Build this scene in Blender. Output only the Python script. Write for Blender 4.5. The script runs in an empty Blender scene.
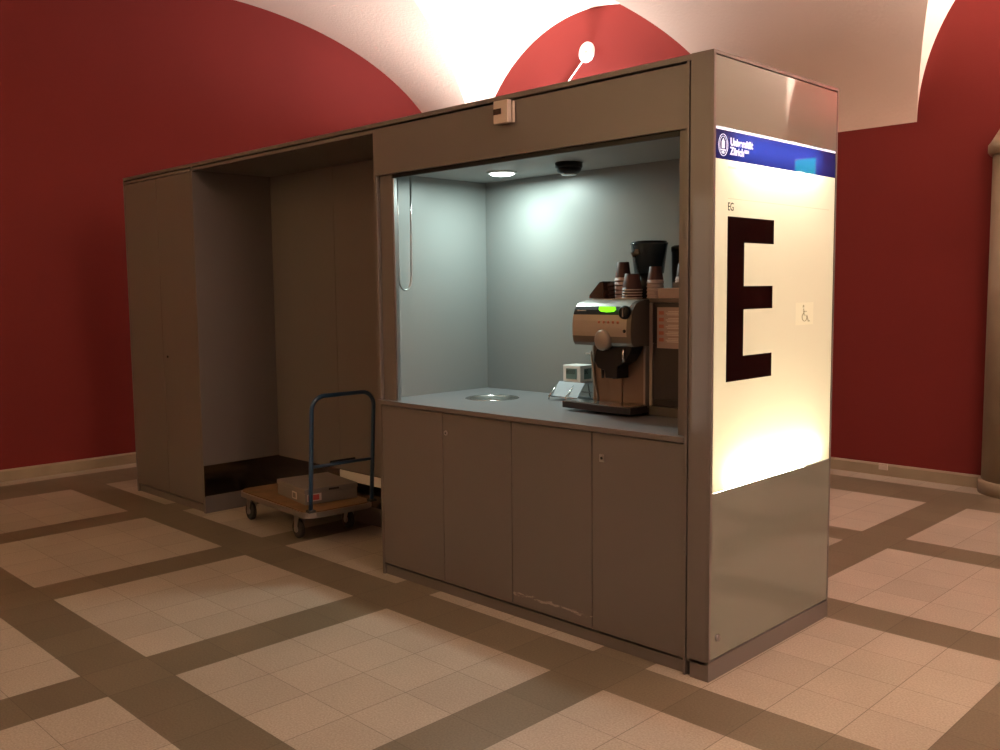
import bpy, bmesh, math, random
from mathutils import Vector, Matrix
random.seed(3)
C = bpy.context.scene.collection
PI = math.pi

# ---------------------------------------------------------------- materials
def newmat(name):
    m = bpy.data.materials.new(name); m.use_nodes = True
    nt = m.node_tree
    return m, nt, nt.nodes['Principled BSDF']

def bump(nt, b, scale, strength, dist=0.002, detail=3):
    tc = nt.nodes.new('ShaderNodeTexCoord'); n = nt.nodes.new('ShaderNodeTexNoise')
    n.inputs['Scale'].default_value = scale; n.inputs['Detail'].default_value = detail
    bp = nt.nodes.new('ShaderNodeBump'); bp.inputs['Strength'].default_value = strength
    bp.inputs['Distance'].default_value = dist
    nt.links.new(tc.outputs['Object'], n.inputs['Vector'])
    nt.links.new(n.outputs['Fac'], bp.inputs['Height'])
    nt.links.new(bp.outputs['Normal'], b.inputs['Normal'])
    return tc, n

def mat(name, col, rough=0.5, metal=0.0, spec=0.5, var=0.0, vscale=6, bscale=0, bstr=0.1, bdist=0.002,
        emit=None, estr=0, coat=0.0):
    m, nt, b = newmat(name)
    b.inputs['Base Color'].default_value = (*col, 1)
    b.inputs['Roughness'].default_value = rough
    b.inputs['Metallic'].default_value = metal
    b.inputs['Specular IOR Level'].default_value = spec
    b.inputs['Coat Weight'].default_value = coat
    b.inputs['Coat Roughness'].default_value = 0.03
    if bscale: bump(nt, b, bscale, bstr, bdist)
    if var:
        tc = nt.nodes.new('ShaderNodeTexCoord'); n = nt.nodes.new('ShaderNodeTexNoise')
        n.inputs['Scale'].default_value = vscale; n.inputs['Detail'].default_value = 4
        mx = nt.nodes.new('ShaderNodeMixRGB')
        mx.inputs[1].default_value = (*[c*(1-var) for c in col], 1)
        mx.inputs[2].default_value = (*[min(1, c*(1+var)) for c in col], 1)
        nt.links.new(tc.outputs['Object'], n.inputs['Vector'])
        nt.links.new(n.outputs['Fac'], mx.inputs[0]); nt.links.new(mx.outputs[0], b.inputs['Base Color'])
    if emit:
        b.inputs['Emission Color'].default_value = (*emit, 1)
        b.inputs['Emission Strength'].default_value = estr
    return m

M = {}
M['red']     = mat('red_wall_paint', (0.185, 0.0235, 0.021), 0.75, spec=0.2, var=0.06, vscale=1.5, bscale=90, bstr=0.25, bdist=0.004)
M['plaster'] = mat('cream_plaster', (0.74, 0.60, 0.52), 0.85, spec=0.1, var=0.03, vscale=2, bscale=40, bstr=0.5, bdist=0.006)
M['stone']   = mat('beige_stone', (0.33, 0.27, 0.18), 0.55, var=0.22, vscale=5, bscale=60, bstr=0.15)
M['grey']    = mat('grey_powder_coat', (0.147, 0.130, 0.120), 0.34, spec=0.5, bscale=350, bstr=0.12, bdist=0.001)
M['greyin']  = mat('grey_interior_lit', (0.215, 0.225, 0.22), 0.42, spec=0.5, bscale=300, bstr=0.08, bdist=0.001)  # same kiosk grey, with the bay lamp's cool light put into the colour
M['gap']     = mat('dark_joint', (0.015, 0.012, 0.01), 0.8)
M['bayceil'] = mat('matt_grey_ceiling', (0.36, 0.37, 0.365), 0.6, spec=.3)
M['worktop'] = mat('grey_worktop', (0.19, 0.19, 0.20), 0.35, var=0.25, vscale=160)
M['steel']   = mat('brushed_steel', (0.55, 0.53, 0.50), 0.22, metal=1)
M['kick']    = mat('polished_steel_kick', (0.30, 0.28, 0.26), 0.16, metal=1)
M['darkhole']= mat('dark_hole', (0.01, 0.01, 0.01), 0.6)
M['black']   = mat('black_plastic', (0.008, 0.008, 0.009), 0.4, spec=.25)
M['rubber']  = mat('black_rubber', (0.02, 0.02, 0.02), 0.7)
M['machine'] = mat('champagne_metal', (0.345, 0.285, 0.24), 0.38, metal=0.3)
M['machinelow'] = mat('bronze_metal_panel', (0.19, 0.125, 0.085), 0.32, metal=0.4)
M['silver']  = mat('silver_top', (0.60, 0.60, 0.58), 0.3, metal=0.4)
M['bronze']  = mat('dark_bronze_trim', (0.115, 0.09, 0.07), 0.38, metal=0.2)
M['lcd']     = mat('green_display', (0.2, 0.9, 0.02), 0.4, emit=(0.28, 1.0, 0.02), estr=1.1)
M['white']   = mat('white_plastic', (0.72, 0.72, 0.70), 0.4)
M['cream']   = mat('cream_plastic', (0.58, 0.49, 0.41), 0.45)
M['window']  = mat('dark_red_window', (0.03, 0.006, 0.004), 0.15)
M['lcdgrey'] = mat('grey_green_lcd', (0.13, 0.22, 0.21), 0.3)
M['pale']    = mat('pale_acrylic', (0.42, 0.47, 0.52), 0.15, coat=0.3)
M['brown']   = mat('brown_paper_cup', (0.075, 0.022, 0.017), 0.5)
M['cuprim']  = mat('pale_cup_rim', (0.55, 0.42, 0.38), 0.5)
M['tint']    = mat('brown_tinted_plastic', (0.035, 0.018, 0.012), 0.15, coat=0.4)
M['hopper']  = mat('dark_blue_plastic', (0.026, 0.040, 0.052), 0.25, coat=0.3)
M['unit']    = mat('dark_brown_unit', (0.026, 0.018, 0.016), 0.30)
M['sheet']   = mat('pinkish_paper', (0.38, 0.27, 0.23), 0.6)
M['marks']   = mat('pale_print', (0.62, 0.50, 0.44), 0.6)
M['marksred']= mat('orange_print', (0.42, 0.13, 0.08), 0.6)
M['card']    = mat('grey_cardboard', (0.20, 0.18, 0.165), 0.65, var=0.1, vscale=8)
M['label']   = mat('white_label', (0.6, 0.55, 0.5), 0.6)
M['labelred']= mat('red_label_print', (0.45, 0.06, 0.06), 0.6)
M['wood']    = mat('worn_wooden_deck', (0.20, 0.115, 0.05), 0.5, var=0.6, vscale=9)
M['blue']    = mat('blue_tube', (0.016, 0.06, 0.13), 0.28, coat=0.4)
M['edge']    = mat('metal_edge', (0.40, 0.40, 0.40), 0.3, metal=0.9)
M['frost']   = mat('grey_green_glass_panel', (0.185, 0.205, 0.172), 0.45, spec=0.3, coat=1.0)
M['frost'].node_tree.nodes['Principled BSDF'].inputs['Coat IOR'].default_value = 1.75
M['print']   = mat('gloss_black_print', (0.004, 0.002, 0.002), 0.12, spec=0.2)
M['exitg']   = mat('exit_green', (0, 0.3, 0.15), 0.4, emit=(0.0, 0.55, 0.32), estr=6)
M['exitw']   = mat('exit_white', (0.8, 0.9, 0.8), 0.4, emit=(0.8, 1.0, 0.85), estr=26)
M['lampw']   = mat('lamp_glow', (0.9, 0.95, 0.92), 0.4, emit=(0.85, 1.0, 0.93), estr=14)
M['lampwarm']= mat('warm_lamp_glow', (0.9, 0.8, 0.6), 0.4, emit=(1.0, 0.72, 0.48), estr=12)
M['inside']  = mat('light_box_inside', (0.85, 0.84, 0.80), 0.7)

def translucent(name, dif, tr, w, coat=0.06):
    """lit panel: a diffusing sheet under clear glass"""
    m = bpy.data.materials.new(name); m.use_nodes = True
    nt = m.node_tree; nt.nodes.clear()
    o = nt.nodes.new('ShaderNodeOutputMaterial')
    d = nt.nodes.new('ShaderNodeBsdfDiffuse'); d.inputs[0].default_value = (*dif, 1)
    t = nt.nodes.new('ShaderNodeBsdfTranslucent'); t.inputs[0].default_value = (*tr, 1)
    mx = nt.nodes.new('ShaderNodeMixShader'); mx.inputs[0].default_value = w
    nt.links.new(d.outputs[0], mx.inputs[1]); nt.links.new(t.outputs[0], mx.inputs[2])
    g = nt.nodes.new('ShaderNodeBsdfGlossy'); g.inputs['Roughness'].default_value = 0.02
    fr = nt.nodes.new('ShaderNodeFresnel'); fr.inputs[0].default_value = 1.5
    m2 = nt.nodes.new('ShaderNodeMixShader')
    nt.links.new(fr.outputs[0], m2.inputs[0]); nt.links.new(mx.outputs[0], m2.inputs[1]); nt.links.new(g.outputs[0], m2.inputs[2])
    nt.links.new(m2.outputs[0], o.inputs[0])
    return m
M['opal']  = translucent('opal_sign_face', (0.62, 0.56, 0.46), (0.93, 0.86, 0.66), 0.6)
M['bluesign'] = translucent('blue_sign_band', (0.02, 0.02, 0.15), (0.006, 0.012, 0.085), 0.6)

def film(name, tint, glow):
    m = bpy.data.materials.new(name); m.use_nodes = True; nt = m.node_tree; nt.nodes.clear()
    o = nt.nodes.new('ShaderNodeOutputMaterial'); t = nt.nodes.new('ShaderNodeBsdfTransparent'); t.inputs[0].default_value = (*tint, 1)
    e = nt.nodes.new('ShaderNodeEmission'); e.inputs[0].default_value = (*glow, 1)
    a = nt.nodes.new('ShaderNodeAddShader'); nt.links.new(t.outputs[0], a.inputs[0]); nt.links.new(e.outputs[0], a.inputs[1]); nt.links.new(a.outputs[0], o.inputs[0])
    return m
M['opalmark'] = film('pale_pictogram_film', (1, 1, 1), (.06, .055, .035))
M['faint'] = film('faint_grey_film', (.80, .78, .72), (0, 0, 0))
M['whitelit'] = mat('backlit_white_lettering', (0.8, 0.8, 0.85), 0.4, emit=(.80, .80, 1.0), estr=.85)

def floor_mat():
    m, nt, b = newmat('terrazzo_tile_floor')
    N = nt.nodes; L = nt.links
    tc = N.new('ShaderNodeTexCoord'); sep = N.new('ShaderNodeSeparateXYZ'); L.new(tc.outputs['Object'], sep.inputs[0])
    def mth(op, a, bb=None, c=None):
        n = N.new('ShaderNodeMath'); n.operation = op
        for i, v in enumerate((a, bb, c)):
            if v is None: continue
            if isinstance(v, (int, float)): n.inputs[i].default_value = v
            else: L.new(v, n.inputs[i])
        return n.outputs[0]
    X, Y = sep.outputs['X'], sep.outputs['Y']
    near = mth('LESS_THAN', Y, -0.2)      # the rows nearest the viewer are laid a touch wider
    Y = mth('ADD', Y, mth('MULTIPLY', near, mth('SUBTRACT', mth('MULTIPLY', Y, -0.015), 0.002)))
    PX, TX = 1.3333, 0.26667
    PY, TY = 1.3250, 0.2650
    def fmod(v, p): return mth('MULTIPLY', mth('FRACT', mth('DIVIDE', v, p)), p)
    ux = fmod(mth('ADD', X, 0.257 + PX*20), PX)
    uy = fmod(mth('ADD', Y, 1.392 + PY*20), PY)
    inx = mth('LESS_THAN', ux, 4*TX); iny = mth('LESS_THAN', uy, 4*TY)
    inx = mth('MULTIPLY', inx, mth('GREATER_THAN', X, -5.62))
    iny = mth('MULTIPLY', iny, mth('LESS_THAN', Y, 3.66))
    lit = mth('MULTIPLY', inx, iny)
    bord = mth('MAXIMUM', mth('LESS_THAN', X, -6.13), mth('GREATER_THAN', Y, 4.15))
    lit = mth('MAXIMUM', lit, bord)
    # joints
    def joint(v, p, w):
        d = fmod(v, p); return mth('MAXIMUM', mth('LESS_THAN', d, w), mth('GREATER_THAN', d, p-w))
    jt = mth('MAXIMUM', joint(ux, TX, 0.0016), joint(uy, TY, 0.0012))
    # tile to tile tone
    fx = mth('FLOOR', mth('DIVIDE', mth('ADD', X, 0.257), TX)); fy = mth('FLOOR', mth('DIVIDE', mth('ADD', Y, 1.392), TY))
    cmb = N.new('ShaderNodeCombineXYZ'); L.new(fx, cmb.inputs[0]); L.new(fy, cmb.inputs[1])
    wn = N.new('ShaderNodeTexWhiteNoise'); wn.noise_dimensions = '3D'; L.new(cmb.outputs[0], wn.inputs['Vector'])
    tone = mth('ADD', mth('MULTIPLY', wn.outputs['Value'], 0.16), 0.92)
    # terrazzo speckle
    vo = N.new('ShaderNodeTexNoise'); vo.inputs['Scale'].default_value = 130; vo.inputs['Detail'].default_value = 3
    L.new(tc.outputs['Object'], vo.inputs['Vector'])
    sp = mth('ADD', mth('MULTIPLY', vo.outputs['Fac'], 0.9), 0.55)
    bl = N.new('ShaderNodeTexNoise'); bl.inputs['Scale'].default_value = 3; bl.inputs['Detail'].default_value = 3
    L.new(tc.outputs['Object'], bl.inputs['Vector'])
    sp = mth('MULTIPLY', sp, mth('ADD', mth('MULTIPLY', bl.outputs['Fac'], 0.25), 0.875))
    sp = mth('MULTIPLY', sp, tone)
    mx = N.new('ShaderNodeMixRGB'); mx.inputs[1].default_value = (0.160, 0.132, 0.088, 1); mx.inputs[2].default_value = (0.39, 0.342, 0.275, 1)
    L.new(lit, mx.inputs[0])
    mx2 = N.new('ShaderNodeMixRGB'); mx2.blend_type = 'MULTIPLY'; mx2.inputs[0].default_value = 1
    L.new(mx.outputs[0], mx2.inputs[1]); cc = N.new('ShaderNodeCombineXYZ')
    for i in range(3): L.new(sp, cc.inputs[i])
    L.new(cc.outputs[0], mx2.inputs[2])
    mx3 = N.new('ShaderNodeMixRGB'); mx3.inputs[2].default_value = (0.06, 0.045, 0.03, 1)
    L.new(mth('MULTIPLY', jt, 0.68), mx3.inputs[0]); L.new(mx2.outputs[0], mx3.inputs[1])
    L.new(mx3.outputs[0], b.inputs['Base Color'])
    b.inputs['Roughness'].default_value = 0.42; b.inputs['Specular IOR Level'].default_value = 0.35
    return m
M['floor'] = floor_mat()

def scuffed():
    """grey door paint with white scuffs worn along its foot"""
    m = M['grey'].copy(); m.name = 'grey_powder_coat_scuffed'; nt = m.node_tree; b = nt.nodes['Principled BSDF']
    N = nt.nodes; L = nt.links
    tc = N.new('ShaderNodeTexCoord'); mp = N.new('ShaderNodeMapping'); mp.inputs['Scale'].default_value = (14, 1, 70)
    mp.inputs['Rotation'].default_value = (0, 0.12, 0)
    L.new(tc.outputs['Object'], mp.inputs['Vector'])
    n = N.new('ShaderNodeTexNoise'); n.inputs['Scale'].default_value = 1.0; n.inputs['Detail'].default_value = 6; n.inputs['Roughness'].default_value = .75
    L.new(mp.outputs[0], n.inputs['Vector'])
    sep = N.new('ShaderNodeSeparateXYZ'); L.new(tc.outputs['Object'], sep.inputs[0])
    # band around z = 0.125 .. 0.15
    a = N.new('ShaderNodeMath'); a.operation = 'SUBTRACT'; a.inputs[1].default_value = 0.118; L.new(sep.outputs['Z'], a.inputs[0])
    ab = N.new('ShaderNodeMath'); ab.operation = 'ABSOLUTE'; L.new(a.outputs[0], ab.inputs[0])
    mr = N.new('ShaderNodeMapRange'); mr.inputs[1].default_value = 0.0; mr.inputs[2].default_value = 0.028; mr.inputs[3].default_value = 0.22; mr.inputs[4].default_value = -0.1
    L.new(ab.outputs[0], mr.inputs[0])
    ad = N.new('ShaderNodeMath'); ad.operation = 'ADD'; L.new(n.outputs['Fac'], ad.inputs[0]); L.new(mr.outputs[0], ad.inputs[1])
    cr = N.new('ShaderNodeMapRange'); cr.inputs[1].default_value = 0.66; cr.inputs[2].default_value = 0.74; L.new(ad.outputs[0], cr.inputs[0])
    mx = N.new('ShaderNodeMixRGB'); mx.inputs[1].default_value = (0.147, 0.130, 0.120, 1); mx.inputs[2].default_value = (0.36, 0.32, 0.29, 1)
    L.new(cr.outputs[0], mx.inputs[0]); L.new(mx.outputs[0], b.inputs['Base Color'])
    return m
M['scuffed'] = scuffed()

# ---------------------------------------------------------------- mesh helpers
def B(): return bmesh.new()
def box(bm, x0, x1, y0, y1, z0, z1, mi=0, rot=None, org=None):
    vs = [bm.verts.new((x, y, z)) for x in (x0, x1) for y in (y0, y1) for z in (z0, z1)]
    idx = [(0,1,3,2), (4,6,7,5), (0,4,5,1), (2,3,7,6), (0,2,6,4), (1,5,7,3)]
    fs = [bm.faces.new([vs[i] for i in f]) for f in idx]
    for f in fs: f.material_index = mi
    if rot is not None:
        o = Vector(org) if org else Vector(((x0+x1)/2, (y0+y1)/2, (z0+z1)/2))
        for v in vs: v.co = o + rot @ (v.co-o)
    return vs
def tube(bm, pts, r, seg=12, closed=False, mi=0):
    pts = [Vector(p) for p in pts]; n = len(pts); rings = []
    up = None
    for i, p in enumerate(pts):
        a = pts[(i-1) % n] if (closed or i > 0) else p
        b = pts[(i+1) % n] if (closed or i < n-1) else p
        t = (b-a).normalized()
        if up is None:
            up = Vector((0, 0, 1)) if abs(t.z) < 0.9 else Vector((1, 0, 0))
        u = (up - t*up.dot(t)).normalized(); up = u; w = t.cross(u)
        rr = r[i] if isinstance(r, (list, tuple)) else r
        rings.append([bm.verts.new(p + (u*math.cos(2*PI*k/seg) + w*math.sin(2*PI*k/seg))*rr) for k in range(seg)])
    m = n if closed else n-1
    for i in range(m):
        A, Bq = rings[i], rings[(i+1) % n]
        for k in range(seg):
            f = bm.faces.new((A[k], A[(k+1) % seg], Bq[(k+1) % seg], Bq[k])); f.smooth = True; f.material_index = mi
    if not closed:
        for R_, s in ((rings[0], -1), (rings[-1], 1)):
            f = bm.faces.new(R_ if s > 0 else R_[::-1]); f.material_index = mi
def lathe(bm, prof, seg=32, org=(0,0,0), axis='Z', mi=0, mis=None, smooth=True):
    """prof: list of (r, h) from bottom to top; closed at the axis when r == 0"""
    rings = []
    for r, h in prof:
        if r < 1e-6: rings.append([bm.verts.new(_ax(0, 0, h, axis, org))])
        else: rings.append([bm.verts.new(_ax(r*math.cos(2*PI*k/seg), r*math.sin(2*PI*k/seg), h, axis, org)) for k in range(seg)])
    for i in range(len(rings)-1):
        A, Bq = rings[i], rings[i+1]
        for k in range(seg):
            k2 = (k+1) % seg
            if len(A) == 1 and len(Bq) == 1: continue
            if len(A) == 1: vs = (A[0], Bq[k2], Bq[k])
            elif len(Bq) == 1: vs = (A[k], A[k2], Bq[0])
            else: vs = (A[k], A[k2], Bq[k2], Bq[k])
            f = bm.faces.new(vs); f.smooth = smooth; f.material_index = mis[i] if mis else mi
def _ax(a, b, h, axis, o):
    if axis == 'Z': v = (a, b, h)
    elif axis == 'Y': v = (a, -h, b)      # +h points to -Y (towards the camera side)
    else: v = (h, a, b)
    return (v[0]+o[0], v[1]+o[1], v[2]+o[2])
def prism(bm, poly, a0, a1, axis='X', mi=0, fm=None, smooth=False):
    """poly extruded along an axis; X: poly=(y,z), Y: poly=(x,z), Z: poly=(x,y)"""
    def P(p, a):
        return {'X': (a, p[0], p[1]), 'Y': (p[0], a, p[1]), 'Z': (p[0], p[1], a)}[axis]
    A = [bm.verts.new(P(p, a0)) for p in poly]; Bv = [bm.verts.new(P(p, a1)) for p in poly]
    n = len(poly)
    for i in range(n):
        f = bm.faces.new((A[i], A[(i+1) % n], Bv[(i+1) % n], Bv[i])); f.material_index = fm[i] if fm else mi; f.smooth = smooth
    bm.faces.new(A[::-1]).material_index = mi; bm.faces.new(Bv).material_index = mi

def obj(name, bm, m, parent=None, bevel=0, org=None):
    bmesh.ops.recalc_face_normals(bm, faces=bm.faces[:])
    if org is not None:
        bmesh.ops.translate(bm, verts=bm.verts[:], vec=-Vector(org))
    me = bpy.data.meshes.new(name); bm.to_mesh(me); bm.free()
    for mm in (m if isinstance(m, (list, tuple)) else [m]): me.materials.append(mm)
    o = bpy.data.objects.new(name, me); C.objects.link(o)
    if parent is not None:
        o.parent = parent
        if org is None: o.location = -parent_world(parent)
        else: o.location = Vector(org) - parent_world(parent)
    elif org is not None: o.location = org
    if bevel:
        md = o.modifiers.new('bevel', 'BEVEL'); md.width = bevel; md.segments = 2; md.limit_method = 'ANGLE'; md.angle_limit = math.radians(40)
    return o
def parent_world(p):
    v = Vector(p.location)
    while p.parent: p = p.parent; v += Vector(p.location)
    return v
def thing(name, label, cat, loc=(0,0,0), group=None):
    o = bpy.data.objects.new(name, None); C.objects.link(o); o.location = loc; o.empty_display_size = .1
    o['label'] = label; o['category'] = cat
    if group: o['group'] = group
    return o
def tag(o, label, cat, group=None):
    o['label'] = label; o['category'] = cat
    if group: o['group'] = group
    return o
def struct(o): o['kind'] = 'structure'; return o
def text_mesh(s, size, m, name, parent, loc, bold=0.0, face='X', align='LEFT', xs=1.0, ext=0.0006):
    cu = bpy.data.curves.new(name, 'FONT'); cu.body = s; cu.size = size; cu.align_x = align; cu.offset = bold; cu.extrude = ext
    t = bpy.data.objects.new('tmp', cu); C.objects.link(t)
    dg = bpy.context.evaluated_depsgraph_get(); dg.update()
    me = bpy.data.meshes.new_from_object(t.evaluated_get(dg)); bpy.data.objects.remove(t)
    me.name = name; me.materials.clear(); me.materials.append(m)
    R_ = Matrix.Rotation(PI/2, 4, 'X')
    if face == 'X': R_ = Matrix.Rotation(PI/2, 4, 'Z') @ R_
    me.transform(R_ @ Matrix.Diagonal((xs, 1, 1, 1)))
    o = bpy.data.objects.new(name, me); C.objects.link(o); o.parent = parent
    o.location = Vector(loc) - parent_world(parent)
    return o

# ---------------------------------------------------------------- camera
q = dict(f=925.93, yaw=0.7845, pitch=0.0923, roll=-0.0111, loc=(1.8911, -3.0274, 1.5331))
cam = bpy.data.cameras.new('camera'); cam.lens = q['f']*36/1000; cam.sensor_width = 36; cam.clip_end = 100
co = bpy.data.objects.new('camera', cam); C.objects.link(co)
cy, sy, cp, sp_ = math.cos(q['yaw']), math.sin(q['yaw']), math.cos(q['pitch']), math.sin(q['pitch'])
fwd = Vector((-sy*cp, cy*cp, -sp_)); right = Vector((cy, sy, 0)); up = right.cross(fwd)
cr, sr = math.cos(q['roll']), math.sin(q['roll'])
r2 = right*cr + up*sr; u2 = up*cr - right*sr
co.matrix_world = Matrix(((r2.x, u2.x, -fwd.x, q['loc'][0]), (r2.y, u2.y, -fwd.y, q['loc'][1]), (r2.z, u2.z, -fwd.z, q['loc'][2]), (0, 0, 0, 1)))
bpy.context.scene.camera = co

# ---------------------------------------------------------------- room
XL, XR, YB, YF = -6.35, 3.7, 4.4, -5.6
bm = B(); box(bm, XL-.2, XR+.2, YF-.2, YB+.2, -.1, 0); struct(obj('floor', bm, M['floor']))
bm = B(); box(bm, XL-.2, XL, YF-.2, YB+.2, 0, 4.6); struct(obj('wall_left', bm, M['red']))
bm = B(); box(bm, XL, XR, YB, YB+.2, 0, 4.6); struct(obj('wall_back', bm, M['red']))
bm = B(); box(bm, XR, XR+.2, YF-.2, YB+.2, 0, 4.6); struct(obj('wall_right', bm, M['plaster']))
bm = B(); box(bm, XL, XR, YF-.2, YF, 0, 4.6); struct(obj('wall_front', bm, M['plaster']))

# groin vault
ZS, BV = 2.78, 1.54
def vault():
    bm = B(); K = 48
    th = [i/K*PI/2 for i in range(K+1)]
    xs = []   # (x, s)
    def bay(xc, A):
        L_ = [(xc - A*math.sin(t), math.sin(t)) for t in reversed(th)]
        return L_ + [(xc + A*math.sin(t), math.sin(t)) for t in th[1:]]
    xs = [(XL, 1.0)] + bay(-4.19, 1.66) + bay(0.54, 1.5) + [(XR, 1.0)]
    ys = [(1.5 - 7.1*math.sin(t), math.sin(t)*.93) for t in reversed(th)] + [(1.5 + 2.9*math.sin(t), math.sin(t)) for t in th[1:]]
    G = []
    for x, s in xs:
        col_ = []
        for y, r in ys:
            mn = min(s, r); col_.append(bm.verts.new((x, y, ZS + BV*math.sqrt(max(0, 1-mn*mn)))))
        G.append(col_)
    for i in range(len(xs)-1):
        for j in range(len(ys)-1):
            a, b, c, d = G[i][j], G[i+1][j], G[i+1][j+1], G[i][j+1]
            # split along the direction of the groin
            ds = (xs[i+1][1]-xs[i][1]); dr = (ys[j+1][1]-ys[j][1])
            if ds*dr >= 0: tr = ((a, b, c), (a, c, d))
            else: tr = ((a, b, d), (b, c, d))
            for t in tr:
                f = bm.faces.new(t); f.smooth = True
    bm.normal_update()
    for e in bm.edges:
        if len(e.link_faces) == 2 and e.calc_face_angle(0) > math.radians(7): e.smooth = False
    for f in bm.faces:
        if f.normal.z > 0: f.normal_flip()
    me = bpy.data.meshes.new('ceiling'); bm.to_mesh(me); bm.free(); me.materials.append(M['plaster'])
    o = bpy.data.objects.new('ceiling', me); C.objects.link(o)
    return struct(o)
vault()

# baseboards: stone skirting with a chamfered top
def skirt(poly, a0, a1, ax, name):
    bm = B(); prism(bm, poly, a0, a1, ax); return struct(obj(name, bm, M['stone']))
skirt([(YB, 0), (YB-.03, 0), (YB-.03, .083), (YB-.018, .095), (YB, .095)], XL+.03, XR, 'X', 'baseboard_back')
skirt([(XL, 0), (XL+.03, 0), (XL+.03, .083), (XL+.018, .095), (XL, .095)], YF, YB, 'Y', 'baseboard_left')

# stone half column against the back wall
col = thing('stone_column', 'round beige stone column with ringed cap against the red back wall', 'column', (-.12, 4.38, 0))
bm = B(); lathe(bm, [(0, .1), (.272, .1), (.272, 2.455), (0, 2.455)], 48, (-.12, 4.385, 0)); obj('shaft', bm, M['stone'], col)
bm = B(); lathe(bm, [(0, 0), (.292, 0), (.292, .085), (.284, .1), (0, .1)], 48, (-.12, 4.385, 0)); obj('base', bm, M['stone'], col)
bm = B(); lathe(bm, [(0, 2.455), (.29, 2.455), (.305, 2.475), (.305, 2.525), (.285, 2.55), (.21, 2.68), (.17, 2.74), (0, 2.74)], 48, (-.12, 4.385, 0)); obj('cap', bm, M['stone'], col)

# small socket on the skirting
bm = B(); box(bm, -1.165, -1.095, YB-.045, YB-.03, .05, .10); box(bm, -1.15, -1.11, YB-.048, YB-.045, .06, .088)
tag(obj('wall_socket', bm, M['cream'], bevel=.003), 'small cream cable socket on top of the stone skirting of the back wall', 'socket')

# round wall disc with its cable
d = thing('wall_disc', 'round white disc fixed high on the red wall inside the arch', 'wall fitting', (-4.195, 4.35, 3.885))
bm = B(); lathe(bm, [(0, -.05), (.03, -.05), (.03, -.012), (.095, -.01), (.1, -.004), (.1, .006), (.092, .012), (0, .014)], 40, (-4.195, 4.35, 3.885), 'Y'); obj('disc', bm, M['white'], d)
bm = B(); lathe(bm, [(0, .013), (.012, .013), (.01, .02), (0, .021)], 20, (-4.195, 4.35, 3.885), 'Y'); obj('centre_screw', bm, M['edge'], d)
bm = B(); tube(bm, [(-4.23, 4.385, 3.84), (-4.298, 4.39, 3.808), (-4.49, 4.392, 3.64), (-4.86, 4.392, 3.2), (-4.9, 4.392, 2.9)], .007, 8)
tag(obj('cable', bm, M['white']), 'thin white cable running down the red wall from the round disc', 'cable')

# ---------------------------------------------------------------- kiosk
H = 2.40; D = 1.0087
XA, XB, XC, XD = -5.136, -4.045, -2.05, -.1
# roof panel running over everything
bm = B(); box(bm, XA, -.101, 0, D, H-.022, H); tag(obj('roof_panel', bm, M['grey'], bevel=.002), 'long flat grey top board running over lockers, alcove and coffee counter', 'panel')

# tall cupboard on the left
lk = thing('tall_cupboard', 'tall grey two-door cupboard forming the left end of the kiosk', 'cupboard', (-4.59, .5, 0))
bm = B()
box(bm, XA, XA+.02, 0, D-.02, 0, H-.022); box(bm, XB-.02, XB, 0, D-.02, 0, H-.022)
box(bm, XA+.02, XB-.02, D-.04, D-.02, .0, H-.022); box(bm, XA+.02, XB-.02, .024, D-.04, H-.062, H-.042)
box(bm, XA+.02, XB-.02, .024, D-.04, .055, .07); box(bm, XA, XB, 0, .02, H-.050, H-.031)
obj('carcass', bm, M['grey'], lk, bevel=.001)
bm = B(); box(bm, XA+.02, XB-.02, .018, .036, 0, .052); obj('plinth', bm, M['grey'], lk)
mid = -4.585
for a, b in ((XA+.023, mid-.0025), (mid+.0025, XB-.023)):
    bm = B(); box(bm, a, b, .001, .021, .066, H-.055); o = obj('door', bm, M['grey'], lk, bevel=.0015)
    if a > -4.7:
        bm = B(); lathe(bm, [(0, -.002), (.009, -.002), (.009, .004), (.006, .006), (0, .006)], 20, (-4.515, 0, 1.075), 'Y'); obj('lock', bm, M['black'], o)

# alcove
al = thing('storage_alcove', 'open dark grey alcove between tall cupboard and coffee counter', 'alcove', (-3.05, .3, 0))
YA = .60
bm = B(); box(bm, XB+.001, -3.275, YA, YA+.018, .33, H-.045); box(bm, -3.272, XC-.001, YA, YA+.018, .33, H-.045); obj('back_panel', bm, M['grey'], al)
bm = B(); box(bm, XB+.001, XC-.001, .018, YA, H-.045, H-.03); obj('ceiling_panel', bm, M['grey'], al)
bm = B(); box(bm, XB+.001, XC-.001, 0, .018, H-.050, H-.031); obj('header_rail', bm, M['grey'], al)
bm = B(); box(bm, XB+.004, XC-.001, YA-.003, YA-.001, .12, .33); box(bm, XB+.001, XB+.004, .0, YA-.001, .12, .335); k = obj('kick_plate', bm, M['kick'], al); k['label'] = 'polished steel kick plate'
bm = B(); box(bm, -3.27, XC-.002, YA-.008, YA-.0035, .262, .326); o = obj('reflection_strip', bm, M['white'], al); o['label'] = 'pale strip standing for a reflection in the kick plate'  # pale sheet stands in for the bright floor reflection in the kick plate
bm = B(); box(bm, XB+.006, XC-.001, YA-.006, YA+.018, 0, .118); box(bm, XB+.001, XB+.006, .0, YA, 0, .118); obj('plinth', bm, M['grey'], al)

# rear panel behind alcove and coffee bay
bm = B(); box(bm, XB+.001, XD-.0185, D-.02, D, 0, H-.024); tag(obj('rear_panel', bm, M['grey']), 'grey rear panel closing the back of the alcove and coffee bay', 'panel')

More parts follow.
